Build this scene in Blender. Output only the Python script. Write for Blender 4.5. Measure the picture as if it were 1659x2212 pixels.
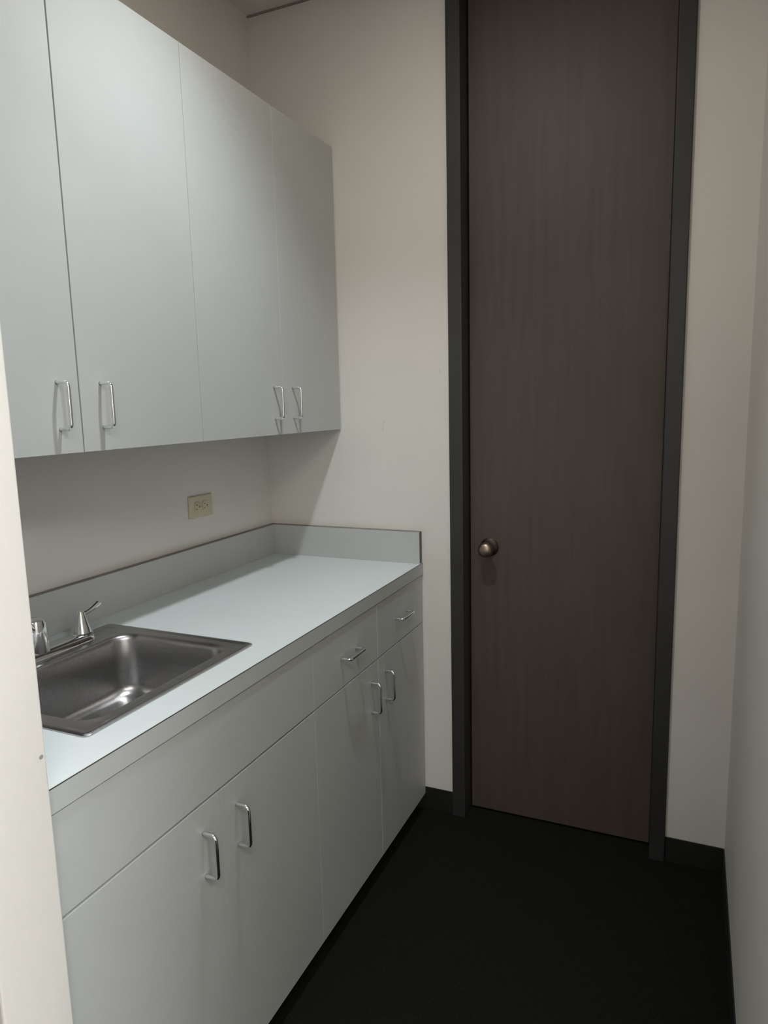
import bpy, bmesh, math, random
from mathutils import Vector, Matrix

for o in list(bpy.data.objects):
    bpy.data.objects.remove(o, do_unlink=True)
SC = bpy.context.scene
COL = SC.collection
K = 1.064                                  # survey units -> metres


def U(v):
    return v * K


def Z(v):
    return (v - 0.055) * K


# ------------------------------------------------------------------ camera
cam_d = bpy.data.cameras.new('camera')
cam_d.sensor_fit = 'HORIZONTAL'
cam_d.sensor_width = 36.0
cam_d.lens = 36.0 * 1509.6 / 1659.0
cam_d.clip_start = 0.02
cam = bpy.data.objects.new('camera', cam_d)
COL.objects.link(cam)
yaw, pit, rol = 0.4172, -0.152, -0.0243
fwd = Vector((-math.sin(yaw) * math.cos(pit), math.cos(yaw) * math.cos(pit), math.sin(pit)))
rgt = fwd.cross(Vector((0, 0, 1))).normalized()
upv = rgt.cross(fwd)
r2 = rgt * math.cos(rol) + upv * math.sin(rol)
u2 = -rgt * math.sin(rol) + upv * math.cos(rol)
rot = Matrix((r2, u2, -fwd)).transposed()
cam.matrix_world = Matrix.Translation((U(1.3509), U(-2.0695), Z(1.421))) @ rot.to_4x4()
SC.camera = cam

# ------------------------------------------------------------------ world, lights, exposure
world = bpy.data.worlds.new('world')
SC.world = world
world.use_nodes = True
bg = world.node_tree.nodes['Background']
bg.inputs[0].default_value = (0.8, 0.8, 0.78, 1)
bg.inputs[1].default_value = 0.02

SC.view_settings.view_transform = 'Standard'
SC.view_settings.look = 'None'
SC.view_settings.gamma = 1.0
SC.view_settings.use_curve_mapping = False
SC.view_settings.exposure = 0.0


def aim(o, src, dst):
    d = Vector(dst) - Vector(src)
    o.location = src
    o.rotation_euler = d.to_track_quat('-Z', 'Y').to_euler()


# adjustable recessed downlight in the pantry ceiling
sp = bpy.data.lights.new('pantry_downlight', 'SPOT')
sp.energy = 45
sp.color = (0.885, 1.0, 1.085)
sp.spot_size = math.radians(95)
sp.spot_blend = 1.0
sp.shadow_soft_size = 0.035
spo = bpy.data.objects.new('pantry_downlight', sp)
COL.objects.link(spo)
aim(spo, (0.855, -0.96, 2.735), (0.855 - 0.62, -0.96 + 0.08, 0.035))

# weak wide fill added at the downlight to lift the pantry's ambient light
gl = bpy.data.lights.new('pantry_fill', 'AREA')
gl.shape = 'DISK'
gl.size = 0.12
gl.energy = 5.5
gl.color = (1.0, 0.93, 0.85)
glo = bpy.data.objects.new('pantry_fill', gl)
COL.objects.link(glo)
glo.location = (0.855, -0.96, 2.745)

# hallway ceiling panel behind the camera
ar = bpy.data.lights.new('hall_ceiling_panel', 'AREA')
ar.shape = 'RECTANGLE'
ar.size = 0.6
ar.size_y = 0.6
ar.energy = 71
ar.color = (0.93, 0.98, 1.02)
aro = bpy.data.objects.new('hall_ceiling_panel', ar)
COL.objects.link(aro)
aro.location = (2.6, -1.95, 2.74)

# unseen soft fill added in the hall for end wall and lower cabinets
a2 = bpy.data.lights.new('hall_fill', 'AREA')
a2.shape = 'RECTANGLE'
a2.size = 0.6
a2.size_y = 0.6
a2.energy = 22
a2.color = (1.0, 0.97, 0.93)
a2o = bpy.data.objects.new('hall_fill', a2)
COL.objects.link(a2o)
a2o.location = (1.9, -2.9, 2.74)

# ------------------------------------------------------------------ materials


def mat(name, col, rough=0.5, metal=0.0, var=0.0, scale=8.0, bump=0.0, bscale=200.0, stretch=None, col2=None, spec=0.5, aniso=0.0):
    m = bpy.data.materials.new(name)
    m.use_nodes = True
    nt = m.node_tree
    b = nt.nodes['Principled BSDF']
    b.inputs['Base Color'].default_value = (*col, 1)
    b.inputs['Roughness'].default_value = rough
    b.inputs['Metallic'].default_value = metal
    b.inputs['Specular IOR Level'].default_value = spec
    tc = nt.nodes.new('ShaderNodeTexCoord')
    mp = nt.nodes.new('ShaderNodeMapping')
    nt.links.new(tc.outputs['Object'], mp.inputs['Vector'])
    if stretch:
        mp.inputs['Scale'].default_value = stretch
    n = nt.nodes.new('ShaderNodeTexNoise')
    n.inputs['Scale'].default_value = scale
    n.inputs['Detail'].default_value = 6
    nt.links.new(mp.outputs[0], n.inputs['Vector'])
    cr = nt.nodes.new('ShaderNodeValToRGB')
    c2 = col2 if col2 else tuple(min(1, c * (1 + var)) for c in col)
    c1 = col if col2 else tuple(c * (1 - var) for c in col)
    cr.color_ramp.elements[0].position = 0.3
    cr.color_ramp.elements[1].position = 0.7
    cr.color_ramp.elements[0].color = (*c1, 1)
    cr.color_ramp.elements[1].color = (*c2, 1)
    nt.links.new(n.outputs['Fac'], cr.inputs['Fac'])
    nt.links.new(cr.outputs['Color'], b.inputs['Base Color'])
    if bump > 0:
        n2 = nt.nodes.new('ShaderNodeTexNoise')
        n2.inputs['Scale'].default_value = bscale
        n2.inputs['Detail'].default_value = 3
        nt.links.new(mp.outputs[0], n2.inputs['Vector'])
        bp = nt.nodes.new('ShaderNodeBump')
        bp.inputs['Strength'].default_value = bump
        bp.inputs['Distance'].default_value = 0.002
        nt.links.new(n2.outputs['Fac'], bp.inputs['Height'])
        nt.links.new(bp.outputs['Normal'], b.inputs['Normal'])
    return m


M = {}
M['wall'] = mat('beige_wall_paint', (0.74, 0.71, 0.665), 0.6, var=0.025, scale=3, bump=0.12, bscale=160)
M['ceiling'] = mat('ceiling_paint', (0.76, 0.73, 0.68), 0.8, var=0.02, scale=4, bump=0.3, bscale=120)
M['gap_strip'] = mat('shadow_gap_grey', (0.26, 0.245, 0.23), 0.6, var=0.05)
M['laminate'] = mat('grey_white_laminate', (0.500, 0.515, 0.500), 0.42, var=0.02, scale=5, bump=0.04, bscale=500)
M['lam_edge'] = mat('laminate_edge_band', (0.50, 0.50, 0.48), 0.45, var=0.03)
M['seam'] = mat('dark_laminate_seam', (0.05, 0.045, 0.04), 0.6, var=0.1)
M['kraft'] = mat('brown_laminate_core_edge', (0.24, 0.22, 0.19), 0.6, var=0.06)
M['carcass'] = mat('darkened_cabinet_board', (0.12, 0.115, 0.105), 0.6, var=0.05)  # body colour darkened so the gaps between fronts look shaded
M['counter'] = mat('pale_countertop_laminate', (0.68, 0.73, 0.735), 0.45, spec=0.3, var=0.015, scale=6, bump=0.03, bscale=400)
M['chrome'] = mat('chrome', (0.80, 0.81, 0.82), 0.12, 1.0, var=0.02, scale=40)
M['steel'] = mat('brushed_stainless_steel', (0.44, 0.435, 0.435), 0.30, 1.0, var=0.10, scale=14, bump=0.06, bscale=60, stretch=(1, 14, 14))
M['drain'] = mat('dark_drain_steel', (0.2, 0.2, 0.2), 0.35, 1.0, var=0.1)
M['ivory'] = mat('ivory_plastic', (0.62, 0.56, 0.40), 0.4, var=0.02)
M['slot'] = mat('outlet_slot_dark', (0.02, 0.018, 0.012), 0.6, var=0.1)
M['door'] = mat('dark_walnut_door_veneer', (0.076, 0.056, 0.046), 0.52, scale=5, stretch=(9, 9, 0.6), col2=(0.094, 0.070, 0.058), bump=0.10, bscale=40)
M['frame'] = mat('dark_bronze_frame_paint', (0.034, 0.033, 0.033), 0.42, var=0.06)
M['base'] = mat('black_vinyl_base', (0.010, 0.011, 0.009), 0.6, var=0.1)
M['carpet'] = mat('dark_green_black_carpet', (0.006, 0.0065, 0.005), 0.95, scale=220, col2=(0.014, 0.015, 0.011), bump=0.9, bscale=500, spec=0.1)
M['bronze'] = mat('worn_bronze', (0.36, 0.29, 0.22), 0.38, 1.0, var=0.12, scale=30)
M['bronze_dark'] = mat('dark_bronze', (0.07, 0.053, 0.043), 0.5, 1.0, var=0.12, scale=30)
M['scuff'] = mat('wall_scuff', (0.58, 0.56, 0.53), 0.6, var=0.05)
M['mark'] = mat('wall_mark', (0.30, 0.29, 0.28), 0.7, var=0.1)

# pale wiped scuffs on the worktop
nt = M['counter'].node_tree
b = nt.nodes['Principled BSDF']
src = b.inputs['Base Color'].links[0].from_socket
tc = nt.nodes.new('ShaderNodeTexCoord')
sn = nt.nodes.new('ShaderNodeTexNoise')
sn.inputs['Scale'].default_value = 22
sn.inputs['Detail'].default_value = 8
sn.inputs['Roughness'].default_value = 0.7
nt.links.new(tc.outputs['Object'], sn.inputs['Vector'])
rp = nt.nodes.new('ShaderNodeValToRGB')
rp.color_ramp.elements[0].position = 0.60
rp.color_ramp.elements[1].position = 0.74
nt.links.new(sn.outputs['Fac'], rp.inputs['Fac'])
vm = nt.nodes.new('ShaderNodeVectorMath')
vm.operation = 'DISTANCE'
nt.links.new(tc.outputs['Object'], vm.inputs[0])
vm.inputs[1].default_value = (0.42, -0.50, Z(0.914))
mr = nt.nodes.new('ShaderNodeMapRange')
mr.inputs['From Min'].default_value = 0.22
mr.inputs['From Max'].default_value = 0.04
mr.inputs['To Min'].default_value = 0
mr.inputs['To Max'].default_value = 0.5
nt.links.new(vm.outputs['Value'], mr.inputs['Value'])
ml = nt.nodes.new('ShaderNodeMath')
ml.operation = 'MULTIPLY'
nt.links.new(rp.outputs['Color'], ml.inputs[0])
nt.links.new(mr.outputs['Result'], ml.inputs[1])
mx = nt.nodes.new('ShaderNodeMixRGB')
mx.inputs[2].default_value = (0.74, 0.76, 0.76, 1)
nt.links.new(ml.outputs[0], mx.inputs[0])
nt.links.new(src, mx.inputs[1])
nt.links.new(mx.outputs[0], b.inputs['Base Color'])

# ------------------------------------------------------------------ mesh helpers


def add_box(bm, x0, x1, y0, y1, z0, z1, bev=0.0, seg=2):
    vs = [bm.verts.new((x, y, z)) for x in (x0, x1) for y in (y0, y1) for z in (z0, z1)]
    q = [(0, 1, 3, 2), (4, 6, 7, 5), (0, 4, 5, 1), (2, 3, 7, 6), (0, 2, 6, 4), (1, 5, 7, 3)]
    fs = [bm.faces.new([vs[i] for i in f]) for f in q]
    if bev > 0:
        es = list({e for f in fs for e in f.edges})
        bmesh.ops.bevel(bm, geom=es, offset=bev, segments=seg, profile=0.5, affect='EDGES')
    return bm


def build(name, bm, m, parent=None, smooth=False, loc=None):
    bmesh.ops.recalc_face_normals(bm, faces=bm.faces[:])
    me = bpy.data.meshes.new(name)
    bm.to_mesh(me)
    bm.free()
    me.materials.append(M[m])
    if smooth:
        for p in me.polygons:
            p.use_smooth = True
        try:
            me.set_sharp_from_angle(angle=math.radians(40))
        except Exception:
            pass
    o = bpy.data.objects.new(name, me)
    COL.objects.link(o)
    if parent:
        o.parent = parent
    if loc:
        o.location = loc
    return o


def box(name, m, parent, x0, x1, y0, y1, z0, z1, bev=0.0, seg=2):
    return build(name, add_box(bmesh.new(), x0, x1, y0, y1, z0, z1, bev, seg), m, parent)


def thing(name, label, cat, loc=(0, 0, 0), group=None):
    o = bpy.data.objects.new(name, None)
    o.empty_display_size = 0.1
    COL.objects.link(o)
    o.location = loc
    o['label'] = label
    o['category'] = cat
    if group:
        o['group'] = group
    return o


def struct(o, label=None):
    o['kind'] = 'structure'
    if label:
        o['label'] = label
    return o


def loft(bm, loops, cap_first=False, cap_last=True):
    rings = [[bm.verts.new(p) for p in lp] for lp in loops]
    n = len(rings[0])
    for a, c in zip(rings, rings[1:]):
        for i in range(n):
            bm.faces.new((a[i], a[(i + 1) % n], c[(i + 1) % n], c[i]))
    if cap_first:
        bm.faces.new(rings[0][::-1])
    if cap_last:
        bm.faces.new(rings[-1])
    return bm


def rrect(x0, x1, y0, y1, r, z, n=8):
    pts = []
    for cx, cy, a0 in ((x1 - r, y1 - r, 0), (x0 + r, y1 - r, 90), (x0 + r, y0 + r, 180), (x1 - r, y0 + r, 270)):
        for k in range(n + 1):
            a = math.radians(a0 + 90 * k / n)
            pts.append((cx + r * math.cos(a), cy + r * math.sin(a), z))
    return pts


def lathe(bm, prof, n=24, axis='z', o=(0, 0, 0)):
    """prof: (radius, height) pairs turned about an axis through o"""
    loops = []
    for r, h in prof:
        lp = []
        for k in range(n):
            a = 2 * math.pi * k / n
            c, s = r * math.cos(a), r * math.sin(a)
            p = (c, s, h) if axis == 'z' else ((c, -h, s) if axis == 'y' else (h, c, s))
            lp.append((p[0] + o[0], p[1] + o[1], p[2] + o[2]))
        loops.append(lp)
    return loft(bm, loops, True, True)


def sweep(bm, pts, rad, n=10):
    pts = [Vector(p) for p in pts]
    rads = rad if isinstance(rad, (list, tuple)) else [rad] * len(pts)
    loops = []
    ref = None
    for i, p in enumerate(pts):
        t = (pts[min(i + 1, len(pts) - 1)] - pts[max(i - 1, 0)]).normalized()
        if ref is None:
            ref = t.orthogonal().normalized()
        ref = (ref - t * ref.dot(t)).normalized()
        bn = t.cross(ref)
        loops.append([tuple(p + (ref * math.cos(2 * math.pi * k / n) + bn * math.sin(2 * math.pi * k / n)) * rads[i]) for k in range(n)])
    return loft(bm, loops, True, True)


# ------------------------------------------------------------------ key dimensions (metres)
W = U(1.4804)          # pantry width
CEIL = Z(2.6524)
YB = U(-1.4575)        # pantry side of the near stub wall
YA = U(-1.5580)        # hall side of the stub wall
XJ = U(0.580)          # end of the stub wall
ZC = Z(0.914)
CF = U(0.5679)
DF = U(0.5648)
UF = U(0.287)
ZU = Z(1.3454)
ZT = Z(2.217)
ZD = Z(0.716)
ZAP = Z(0.8767)
ZTOE = Z(0.112)
SPL = U(1.0168 - 0.914)
ST = U(0.02)
DLO, DRO = U(0.663), U(1.3214)    # outer faces of the door frame
BH = Z(0.135)
HX0, HX1, HY0 = -1.2, 3.4, -3.7   # hall

# ------------------------------------------------------------------ the setting
struct(box('floor', 'carpet', None, HX0 - 0.1, HX1 + 0.1, HY0 - 0.1, 0.25, -0.05, 0.0), 'dark green-black carpet floor')
struct(box('ceiling', 'ceiling', None, HX0 - 0.1, HX1 + 0.1, HY0 - 0.1, 0.25, CEIL, CEIL + 0.05), 'flat beige ceiling')
struct(box('wall_left', 'wall', None, -0.1, 0.0, YA, 0.0, 0.0, CEIL), 'beige wall behind the cabinets')
bm = bmesh.new()
add_box(bm, -0.1, DLO, 0.0, 0.14, 0.0, CEIL)
add_box(bm, DRO, W + 0.1, 0.0, 0.14, 0.0, CEIL)
wb = struct(build('wall_back', bm, 'wall'), 'beige end wall on both sides of the brown door')
struct(box('wall_right', 'wall', None, W, W + 0.1, YA, 0.0, 0.0, CEIL), 'beige wall at the right edge')
bm = bmesh.new()
add_box(bm, 0.0, XJ, YA, YB - 0.0005, 0.0, CEIL, 0.003, 2)
wf = struct(build('wall_front', bm, 'wall'), 'bright end of the short beige wall beside the sink')
# nail dimple in the wall end
bm = bmesh.new()
lathe(bm, [(0.0035, 0.0), (0.0032, 0.0006), (0.0012, 0.0008)], 10, 'x')
build('nail_mark', bm, 'mark', wf, True, (XJ - 0.0001, U(-1.4658), Z(0.9729)))
# faint scuffs on the end wall
for sx, sz, ln, tilt in ((0.4665, 1.3826, 0.034, 0.12), (0.6726, 1.5575, 0.018, -0.1)):
    bm = bmesh.new()
    add_box(bm, -0.001, 0.001, -0.0002, 0.0, -ln / 2, ln / 2)
    so = build('scuff_mark', bm, 'scuff', wb, False, (sx, 0.0, sz))
    so.rotation_euler.y = tilt
# hall behind the camera
struct(box('wall_hall', 'wall', None, HX0 - 0.1, HX1 + 0.1, HY0 - 0.1, HY0, 0.0, CEIL))
struct(box('wall_hall_left', 'wall', None, HX0 - 0.1, HX0, HY0, YB, 0.0, CEIL))
struct(box('wall_hall_right', 'wall', None, HX1, HX1 + 0.1, HY0, YB, 0.0, CEIL))
bm = bmesh.new()
add_box(bm, HX0, -0.1, YA, YB, 0.0, CEIL)
add_box(bm, W + 0.1, HX1, YA, YB, 0.0, CEIL)
struct(build('wall_hall_front', bm, 'wall'))
# unseen header added over the opening to hold back hall light
struct(box('added_header', 'wall', None, XJ, W, YA, YB, 2.35, CEIL), 'unseen header added above the pantry opening')


def base_run(name, x0, x1, y0, y1, label):
    struct(box(name, 'base', None, x0, x1, y0, y1, 0.0, BH, 0.002, 2), label)


base_run('baseboard_back', 0.001, DLO, -0.0025, 0.0, 'black vinyl base left of the door')
base_run('baseboard_back_right', DRO, W - 0.004, -0.004, 0.0, 'black vinyl base right of the door')
base_run('baseboard_right', W - 0.004, W, YA, 0.0, 'black vinyl base along the right wall')
# shadow gap under the ceiling, painted in as a dark strip
struct(box('gap_strip_1', 'gap_strip', None, 0.0, DLO, -0.006, 0.0, CEIL - 0.005, CEIL - 0.0005), 'thin dark strip painted for the shadow gap above the end wall')

# ------------------------------------------------------------------ the door
RC = 0.064              # recess of the leaf
door = bpy.data.objects.new('door_1', None)
COL.objects.link(door)
door.location = ((DLO + DRO) / 2, RC, 0)
struct(door, 'full-height dark brown wooden door in a dark frame')
DX, DY = door.location.x, door.location.y
FI0, FI1 = DLO + 0.046, DRO - 0.046
bm = bmesh.new()
for a, c in ((DLO, FI0), (FI1, DRO)):
    add_box(bm, a - DX, c - DX, -0.012 - DY, 0.15 - DY, 0.0, CEIL - 0.001, 0.003, 2)
add_box(bm, FI0 - DX, FI1 - DX, -0.012 - DY, 0.15 - DY, CEIL - 0.06, CEIL - 0.001, 0.003, 2)
# stops behind the leaf
add_box(bm, FI0 - DX, FI0 + 0.012 - DX, RC + 0.048 - DY, 0.15 - DY, 0.0, CEIL - 0.06)
add_box(bm, FI1 - 0.012 - DX, FI1 - DX, RC + 0.048 - DY, 0.15 - DY, 0.0, CEIL - 0.06)
build('door_frame', bm, 'frame', door)
leaf = box('door_leaf', 'door', door, FI0 + 0.003 - DX, FI1 - 0.003 - DX, 0.0, 0.044, 0.008, CEIL - 0.064, 0.002, 2)
kx, kz = U(0.787) - DX - 0.0165, Z(0.983) - 0.018
bm = bmesh.new()
lathe(bm, [(0.031, 0.0), (0.031, 0.003), (0.027, 0.007), (0.016, 0.010)], 32, 'y')
build('rosette', bm, 'bronze_dark', leaf, True, (kx, 0.0, kz))
bm = bmesh.new()
lathe(bm, [(0.011, 0.009), (0.011, 0.030), (0.017, 0.034), (0.0225, 0.040), (0.0250, 0.048), (0.0245, 0.056), (0.0205, 0.063), (0.013, 0.067), (0.004, 0.0685)], 32, 'y')
build('door_knob', bm, 'bronze', leaf, True, (kx, 0.0, kz))

# ------------------------------------------------------------------ cabinets
HS = U(0.0853)          # post spacing of the pulls


def pull_mesh():
    bm = bmesh.new()
    h, d, r = HS / 2, 0.031, 0.010
    pts = [(0.0, 0, h), (0.008, 0, h)]
    for k in range(0, 7):
        a = math.radians(90 * k / 6)
        pts.append((d - r + r * math.sin(a), 0, h - r + r * math.cos(a)))
    for k in range(0, 7):
        a = math.radians(90 * k / 6)
        pts.append((d - r + r * math.cos(a), 0, -h + r - r * math.sin(a)))
    pts += [(0.008, 0, -h), (0.0, 0, -h)]
    sweep(bm, pts, 0.0041, 12)
    bmesh.ops.recalc_face_normals(bm, faces=bm.faces[:])
    me = bpy.data.meshes.new('handle')
    bm.to_mesh(me)
    bm.free()
    me.materials.append(M['chrome'])
    for p in me.polygons:
        p.use_smooth = True
    return me


PULL = pull_mesh()


def handle(parent, x, y, z, horizontal=False):
    o = bpy.data.objects.new('handle', PULL)
    COL.objects.link(o)
    o.parent = parent
    o.location = (x, y, z)
    if horizontal:
        o.rotation_euler = (math.pi / 2, 0, 0)
    return o


def panel(name, parent, face, y0, y1, z0, z1, gl=0.001, gr=0.001, gb=0.001, gt=0.001, o=(0, 0, 0)):
    """door or drawer front, front face at x=face, gaps taken off each side"""
    return box(name, 'laminate', parent, face - 0.019 - o[0], face - o[0], y0 + gl - o[1], y1 - gr - o[1], z0 + gb - o[2], z1 - gt - o[2], 0.0005, 1)


def carcass(parent, o, x1, y0, y1, z0, z1, top=True):
    bm = bmesh.new()
    t = 0.016
    a = lambda X0, X1, Y0, Y1, Z0, Z1: add_box(bm, X0 - o[0], X1 - o[0], Y0 - o[1], Y1 - o[1], Z0 - o[2], Z1 - o[2])
    a(0.002, x1, y0, y0 + t, z0, z1)
    a(0.002, x1, y1 - t, y1, z0, z1)
    a(0.002, x1, y0 + t, y1 - t, z0, z0 + t)
    a(0.002, 0.008, y0 + t, y1 - t, z0 + t, z1)
    if top:
        a(0.008, x1, y0 + t, y1 - t, z1 - t, z1)
    else:
        a(x1 - 0.06, x1, y0 + t, y1 - t, z1 - t, z1)
    ym = (y0 + y1) / 2
    a(x1 - 0.02, x1, ym - 0.02, ym + 0.02, z0 + t, z1 - t)
    return build('body', bm, 'carcass', parent)


YF = -0.003            # far end of the runs, against the end wall
yCD, yBC, yAB, yA0 = U(-0.350), U(-0.7165), U(-1.0745), U(-1.452)
hz_u = Z((1.476 + 1.391) / 2)


def wall_cab(label, y0, ym, y1, hl, hr, gap):
    o = (0.0, (y0 + y1) / 2, ZU)
    t = thing('wall_cabinet', label, 'cabinet', o, 'wall cabinets above the worktop')
    carcass(t, o, UF - 0.021, y0 + 0.0005, y1 - 0.0005, ZU, ZT)
    d = panel('door', t, UF, y0, ym, ZU, ZT, 0.0008, gap, 0, 0, o)
    handle(d, UF - 0.001 - o[0], hl - o[1], hz_u - o[2])
    d = panel('door', t, UF, ym, y1, ZU, ZT, gap, 0.0008, 0, 0, o)
    handle(d, UF - 0.001 - o[0], hr - o[1], hz_u - o[2])
    return t


wall_cab('pale grey laminate wall cabinet with wide dark gap between its doors, above the sink', yA0, yAB, yBC, U(-1.1255), U(-1.0222), 0.0017)
wall_cab('pale grey laminate wall cabinet in the corner against the end wall', yBC, yCD, YF, U(-0.3985), U(-0.2995), 0.0004)

# base cabinets
yl = [YF, U(-0.3629), U(-0.7258), U(-1.0887), U(-1.4520)]
DT = ZAP - 0.003        # top of drawer fronts


def toe(t, o, y0, y1):
    box('toe_kick', 'base', t, 0.05 - o[0], DF - 0.045 - o[0], y0 + 0.002 - o[1], y1 - 0.002 - o[1], 0.001 - o[2], ZTOE - 0.001 - o[2])


o = (0.0, (yl[2] + yl[0]) / 2, 0.0)
t = thing('base_cabinet', 'pale grey base cabinet with two drawers over two doors, next to the end wall', 'cabinet', o, 'base cabinets under the worktop')
carcass(t, o, DF - 0.021, yl[2] + 0.0005, yl[0] - 0.0005, ZTOE, ZC - 0.041, False)
toe(t, o, yl[2], yl[0])
for y0, y1, hd, hh in ((yl[2], yl[1], U(-0.412), U(-0.5415)), (yl[1], yl[0], U(-0.316), U(-0.190))):
    d = panel('drawer', t, DF, y0, y1, ZD, DT, 0.0009, 0.0009, 0.0022, 0.0005, o)
    handle(d, DF - 0.001 - o[0], hh - o[1], Z(0.795) - o[2], True)
    d = panel('door', t, DF, y0, y1, ZTOE, ZD, 0.0009, 0.0009, 0, 0.0012, o)
    handle(d, DF - 0.001 - o[0], hd - o[1], Z((0.664 + 0.579) / 2) - o[2])

o = (0.0, (yl[4] + yl[2]) / 2, 0.0)
t = thing('sink_cabinet', 'pale grey base cabinet with blank front panel over two doors, under the sink', 'cabinet', o, 'base cabinets under the worktop')
carcass(t, o, DF - 0.021, yl[4] + 0.0005, yl[2] - 0.0005, ZTOE, ZC - 0.041, False)
toe(t, o, yl[4], yl[2])
panel('front_panel', t, DF, yl[4], yl[2], ZD, DT, 0.0009, 0.0009, 0.0030, 0.0005, o)
for y0, y1, hd in ((yl[4], yl[3], U(-1.1416)), (yl[3], yl[2], U(-1.0400))):
    d = panel('door', t, DF, y0, y1, ZTOE, ZD, 0.0006, 0.0006, 0, 0.0018, o)
    handle(d, DF - 0.001 - o[0], hd - o[1], Z((0.6625 + 0.5735) / 2) - o[2])

# ------------------------------------------------------------------ worktop
SX0, SX1, SY0, SY1 = U(0.0826), U(0.4970), U(-1.3175), U(-0.8547)    # sink outline
CY0, CY1 = U(-1.4560), -0.002
o = (0.0, 0.0, 0.0)
ct = thing('countertop', 'long pale blue-grey laminate worktop with low backsplash on two walls', 'worktop', (0.3, -0.75, ZC - 0.04))
CO = ct.location


def cbox(name, m, x0, x1, y0, y1, z0, z1, bev=0.0, parent=None):
    return box(name, m, parent or ct, x0 - CO.x, x1 - CO.x, y0 - CO.y, y1 - CO.y, z0 - CO.z, z1 - CO.z, bev, 2)


hx0, hx1, hy0, hy1 = SX0 + 0.014, SX1 - 0.014, SY0 + 0.014, SY1 - 0.014
outer = [(0.002, CY0), (CF - 0.0015, CY0), (CF - 0.0015, CY1), (0.002, CY1)]
inner = [(hx0, hy0), (hx1, hy0), (hx1, hy1), (hx0, hy1)]
bm = bmesh.new()
rings = []
for pts in (outer, inner):
    rings.append([[bm.verts.new((x - CO.x, y - CO.y, z - CO.z)) for x, y in pts] for z in (ZC - 0.038, ZC)])
for i in range(4):
    j = (i + 1) % 4
    (ob, ot), (ib, it) = rings
    bm.faces.new((ot[i], ot[j], it[j], it[i]))
    bm.faces.new((ob[j], ob[i], ib[i], ib[j]))
    bm.faces.new((ob[i], ob[j], ot[j], ot[i]))
    bm.faces.new((ib[j], ib[i], it[i], it[j]))
slab = build('slab', bm, 'counter', ct)
cbox('front_edge', 'laminate', CF - 0.0012, CF, CY0, CY1, ZAP, ZC - 0.0016)
cbox('edge_seam', 'seam', CF - 0.0012, CF, CY0, CY1, ZC - 0.0015, ZC - 0.0001)
sl = cbox('backsplash', 'laminate', 0.001, ST, CY0, -ST - 0.001, ZC + 0.0004, ZC + SPL)
se = cbox('backsplash', 'laminate', 0.001, CF - U(0.0045), -ST, -0.001, ZC + 0.0004, ZC + SPL)
cbox('top_edge', 'kraft', 0.001, ST - 0.0006, CY0, -ST - 0.001, ZC + SPL + 0.0001, ZC + SPL + 0.0010)
cbox('top_edge', 'kraft', 0.001, CF - U(0.0045), -ST + 0.0006, -0.001, ZC + SPL + 0.0001, ZC + SPL + 0.0010)
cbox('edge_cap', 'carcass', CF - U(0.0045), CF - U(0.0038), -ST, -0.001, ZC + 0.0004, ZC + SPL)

# ------------------------------------------------------------------ sink
sk = thing('sink', 'square stainless steel drop-in sink set into the pale worktop', 'sink', ((SX0 + SX1) / 2, (SY0 + SY1) / 2, ZC))
ox, oy = sk.location.x, sk.location.y


def R(i, r, z):
    return rrect(SX0 + i - ox, SX1 - i - ox, SY0 + i - oy, SY1 - i - oy, r, z)


bx0, bx1, by0, by1 = U(0.168) - ox, U(0.462) - ox, U(-1.278) - oy, U(-0.893) - oy


def B(i, r, z):
    return rrect(bx0 + i, bx1 - i, by0 + i, by1 - i, r, z)


bm = bmesh.new()
loops = [R(0.0, 0.012, 0.0004), R(0.0, 0.012, 0.0025), R(0.003, 0.011, 0.0046), R(0.010, 0.009, 0.0050), R(0.0125, 0.009, 0.0030),
         R(0.018, 0.012, 0.0030), B(-0.006, 0.052, 0.0030), B(-0.002, 0.050, 0.0020), B(0.002, 0.048, -0.003), B(0.004, 0.048, -0.010),
         B(0.008, 0.050, -0.060), B(0.012, 0.052, -0.115)]
for k in range(1, 7):
    a = math.radians(15 * k)
    loops.append(B(0.012 + 0.030 * (1 - math.cos(a)), 0.052, -0.115 - 0.030 * math.sin(a)))
loops.append(B(0.075, 0.055, -0.148))
cxm, cym = (bx0 + bx1) / 2, (by0 + by1) / 2
n = len(loops[0])
for rr, zz in ((0.048, -0.150), (0.044, -0.153)):
    lp = []
    for i in range(n):
        q = Vector((loops[-1][i][0] - cxm, loops[-1][i][1] - cym)).normalized() if rr == 0.048 else Vector((lp0[i][0] - cxm, lp0[i][1] - cym)).normalized()
        lp.append((cxm + q.x * rr, cym + q.y * rr, zz))
    lp0 = lp
    loops.append(lp)
loft(bm, loops, False, True)
build('basin', bm, 'steel', sk, True)
bm = bmesh.new()
lathe(bm, [(0.043, -0.1525), (0.043, -0.1505), (0.038, -0.1498), (0.030, -0.1512), (0.012, -0.1515), (0.010, -0.1470), (0.004, -0.1460)], 28, 'z', (cxm, cym, 0))
build('drain', bm, 'drain', sk, True)

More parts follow.
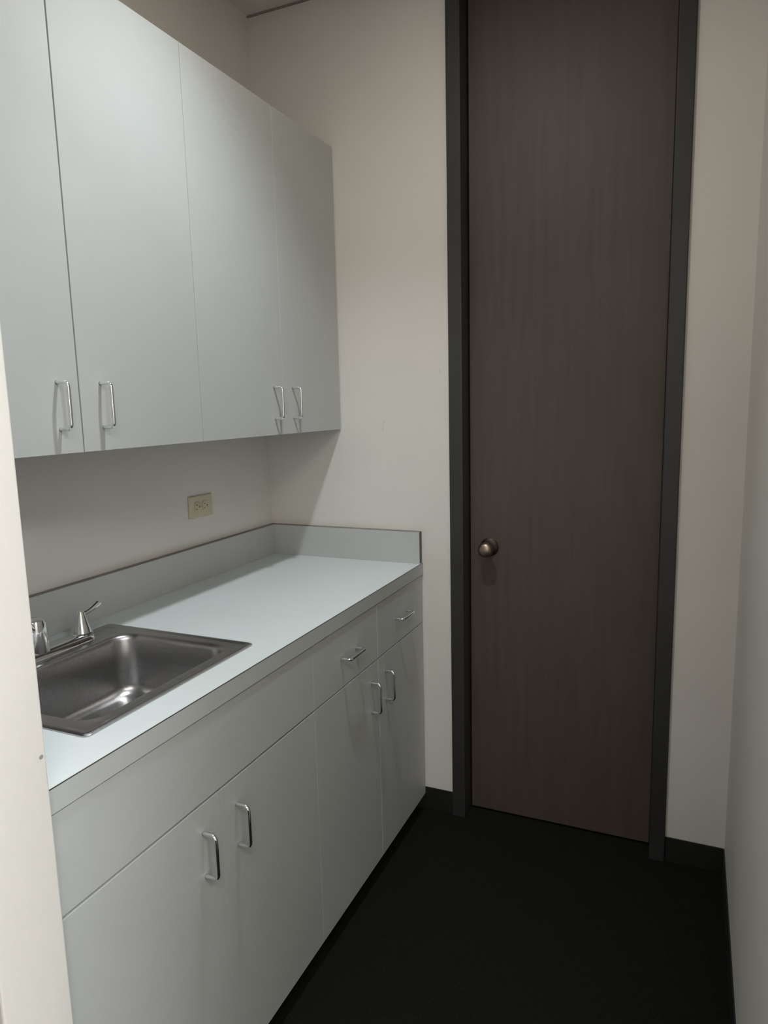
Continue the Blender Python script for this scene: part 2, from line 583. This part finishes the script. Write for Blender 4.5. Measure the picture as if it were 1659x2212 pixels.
# ------------------------------------------------------------------ faucet
FX, FY, FZ = U(0.118), U(-1.086), ZC + 0.0031
fc = thing('faucet', 'chrome two-handle faucet with lever handle on the sink deck', 'faucet', (FX, FY, FZ))
bm = bmesh.new()
hl = U(0.144)
loft(bm, [rrect(-0.0285, 0.0285, -hl, hl, 0.028, 0.0), rrect(-0.0285, 0.0285, -hl, hl, 0.028, 0.005), rrect(-0.026, 0.026, -hl + 0.003, hl - 0.003, 0.0255, 0.011),
          rrect(-0.020, 0.020, -hl + 0.010, hl - 0.010, 0.0195, 0.0165), rrect(-0.012, 0.012, -hl + 0.02, hl - 0.02, 0.0115, 0.0180)], True, True)
build('deck_plate', bm, 'chrome', fc, True)
for sgn in (1, -1):
    yh = sgn * U(0.117)
    bm = bmesh.new()
    lathe(bm, [(0.0250, 0.0140), (0.0255, 0.0185), (0.0235, 0.0200), (0.0225, 0.0205), (0.0205, 0.030), (0.0165, 0.043), (0.0130, 0.056), (0.0105, 0.066), (0.0085, 0.071), (0.003, 0.073)], 28, 'z')
    hb = build('lever_handle', bm, 'chrome', fc, True, (0, yh, 0))
    bm = bmesh.new()
    pts, rad = [], []
    for k in range(9):
        u = k / 8
        pts.append((0.004 * u, sgn * (-0.004 + 0.056 * u), 0.063 + 0.012 * u - 0.005 * math.sin(math.pi * u) + 0.004 * u * u))
        rad.append(0.0072 - 0.0015 * math.sin(math.pi * min(1, u * 1.3)) + 0.0028 * u)
    sweep(bm, pts, rad, 12)
    for v in bm.verts:
        zc = 0.063 + 0.016 * (abs(v.co.y) + 0.004) / 0.056
        v.co.z = zc + (v.co.z - zc) * 0.75
    build('lever', bm, 'chrome', hb, True)
bm = bmesh.new()
lathe(bm, [(0.0260, 0.0150), (0.0255, 0.024), (0.0245, 0.040), (0.0235, 0.060), (0.0225, 0.078), (0.0200, 0.086), (0.010, 0.090)], 28, 'z')
hub = build('spout_hub', bm, 'chrome', fc, True)
bm = bmesh.new()
pts, rad = [], []
for k in range(15):
    u = k / 14
    pts.append((0.030 * u, -0.155 * u, 0.058 + 0.075 * math.sin(math.pi * min(1, u * 0.62 + 0.08)) - 0.02))
    rad.append(0.015 - 0.004 * u)
pts += [(0.032, -0.163, 0.066), (0.032, -0.164, 0.054)]
rad += [0.011, 0.0105]
sweep(bm, pts, rad, 14)
build('spout', bm, 'chrome', hub, True)

# ------------------------------------------------------------------ outlet
oyc, ozc = U(-0.389), Z(1.1335)
ol = thing('power_outlet', 'ivory duplex power outlet set sideways on the wall under the cabinets', 'outlet', (0.0, oyc, ozc))
box('cover_plate', 'ivory', ol, 0.0003, 0.006, -0.0572, 0.0572, -0.035, 0.035, 0.0022, 3)
for s in (-1, 1):
    bm = bmesh.new()
    lp = []
    for zr, ins in ((0.0055, 0.0), (0.0078, 0.0), (0.0085, 0.001)):
        ring = []
        for k in range(32):
            a = 2 * math.pi * k / 32
            ring.append((zr, max(-0.0135, min(0.0135, (0.0172 - ins) * math.cos(a))), (0.0172 - ins) * math.sin(a)))
        lp.append(ring)
    loft(bm, lp, True, True)
    rc = build('receptacle', bm, 'ivory', ol, True, (0, s * 0.0195, 0))
    bm = bmesh.new()
    add_box(bm, 0.0080, 0.0088, -0.0085, -0.0015, 0.0052, 0.0076)
    add_box(bm, 0.0080, 0.0088, -0.0085, -0.0025, -0.0076, -0.0052)
    add_box(bm, 0.0080, 0.0088, 0.0050, 0.0092, -0.0026, 0.0026)
    build('slot', bm, 'slot', rc)
bm = bmesh.new()
lathe(bm, [(0.0032, 0.0055), (0.0032, 0.0066), (0.002, 0.0072)], 16, 'x')
build('screw', bm, 'steel', ol, True)
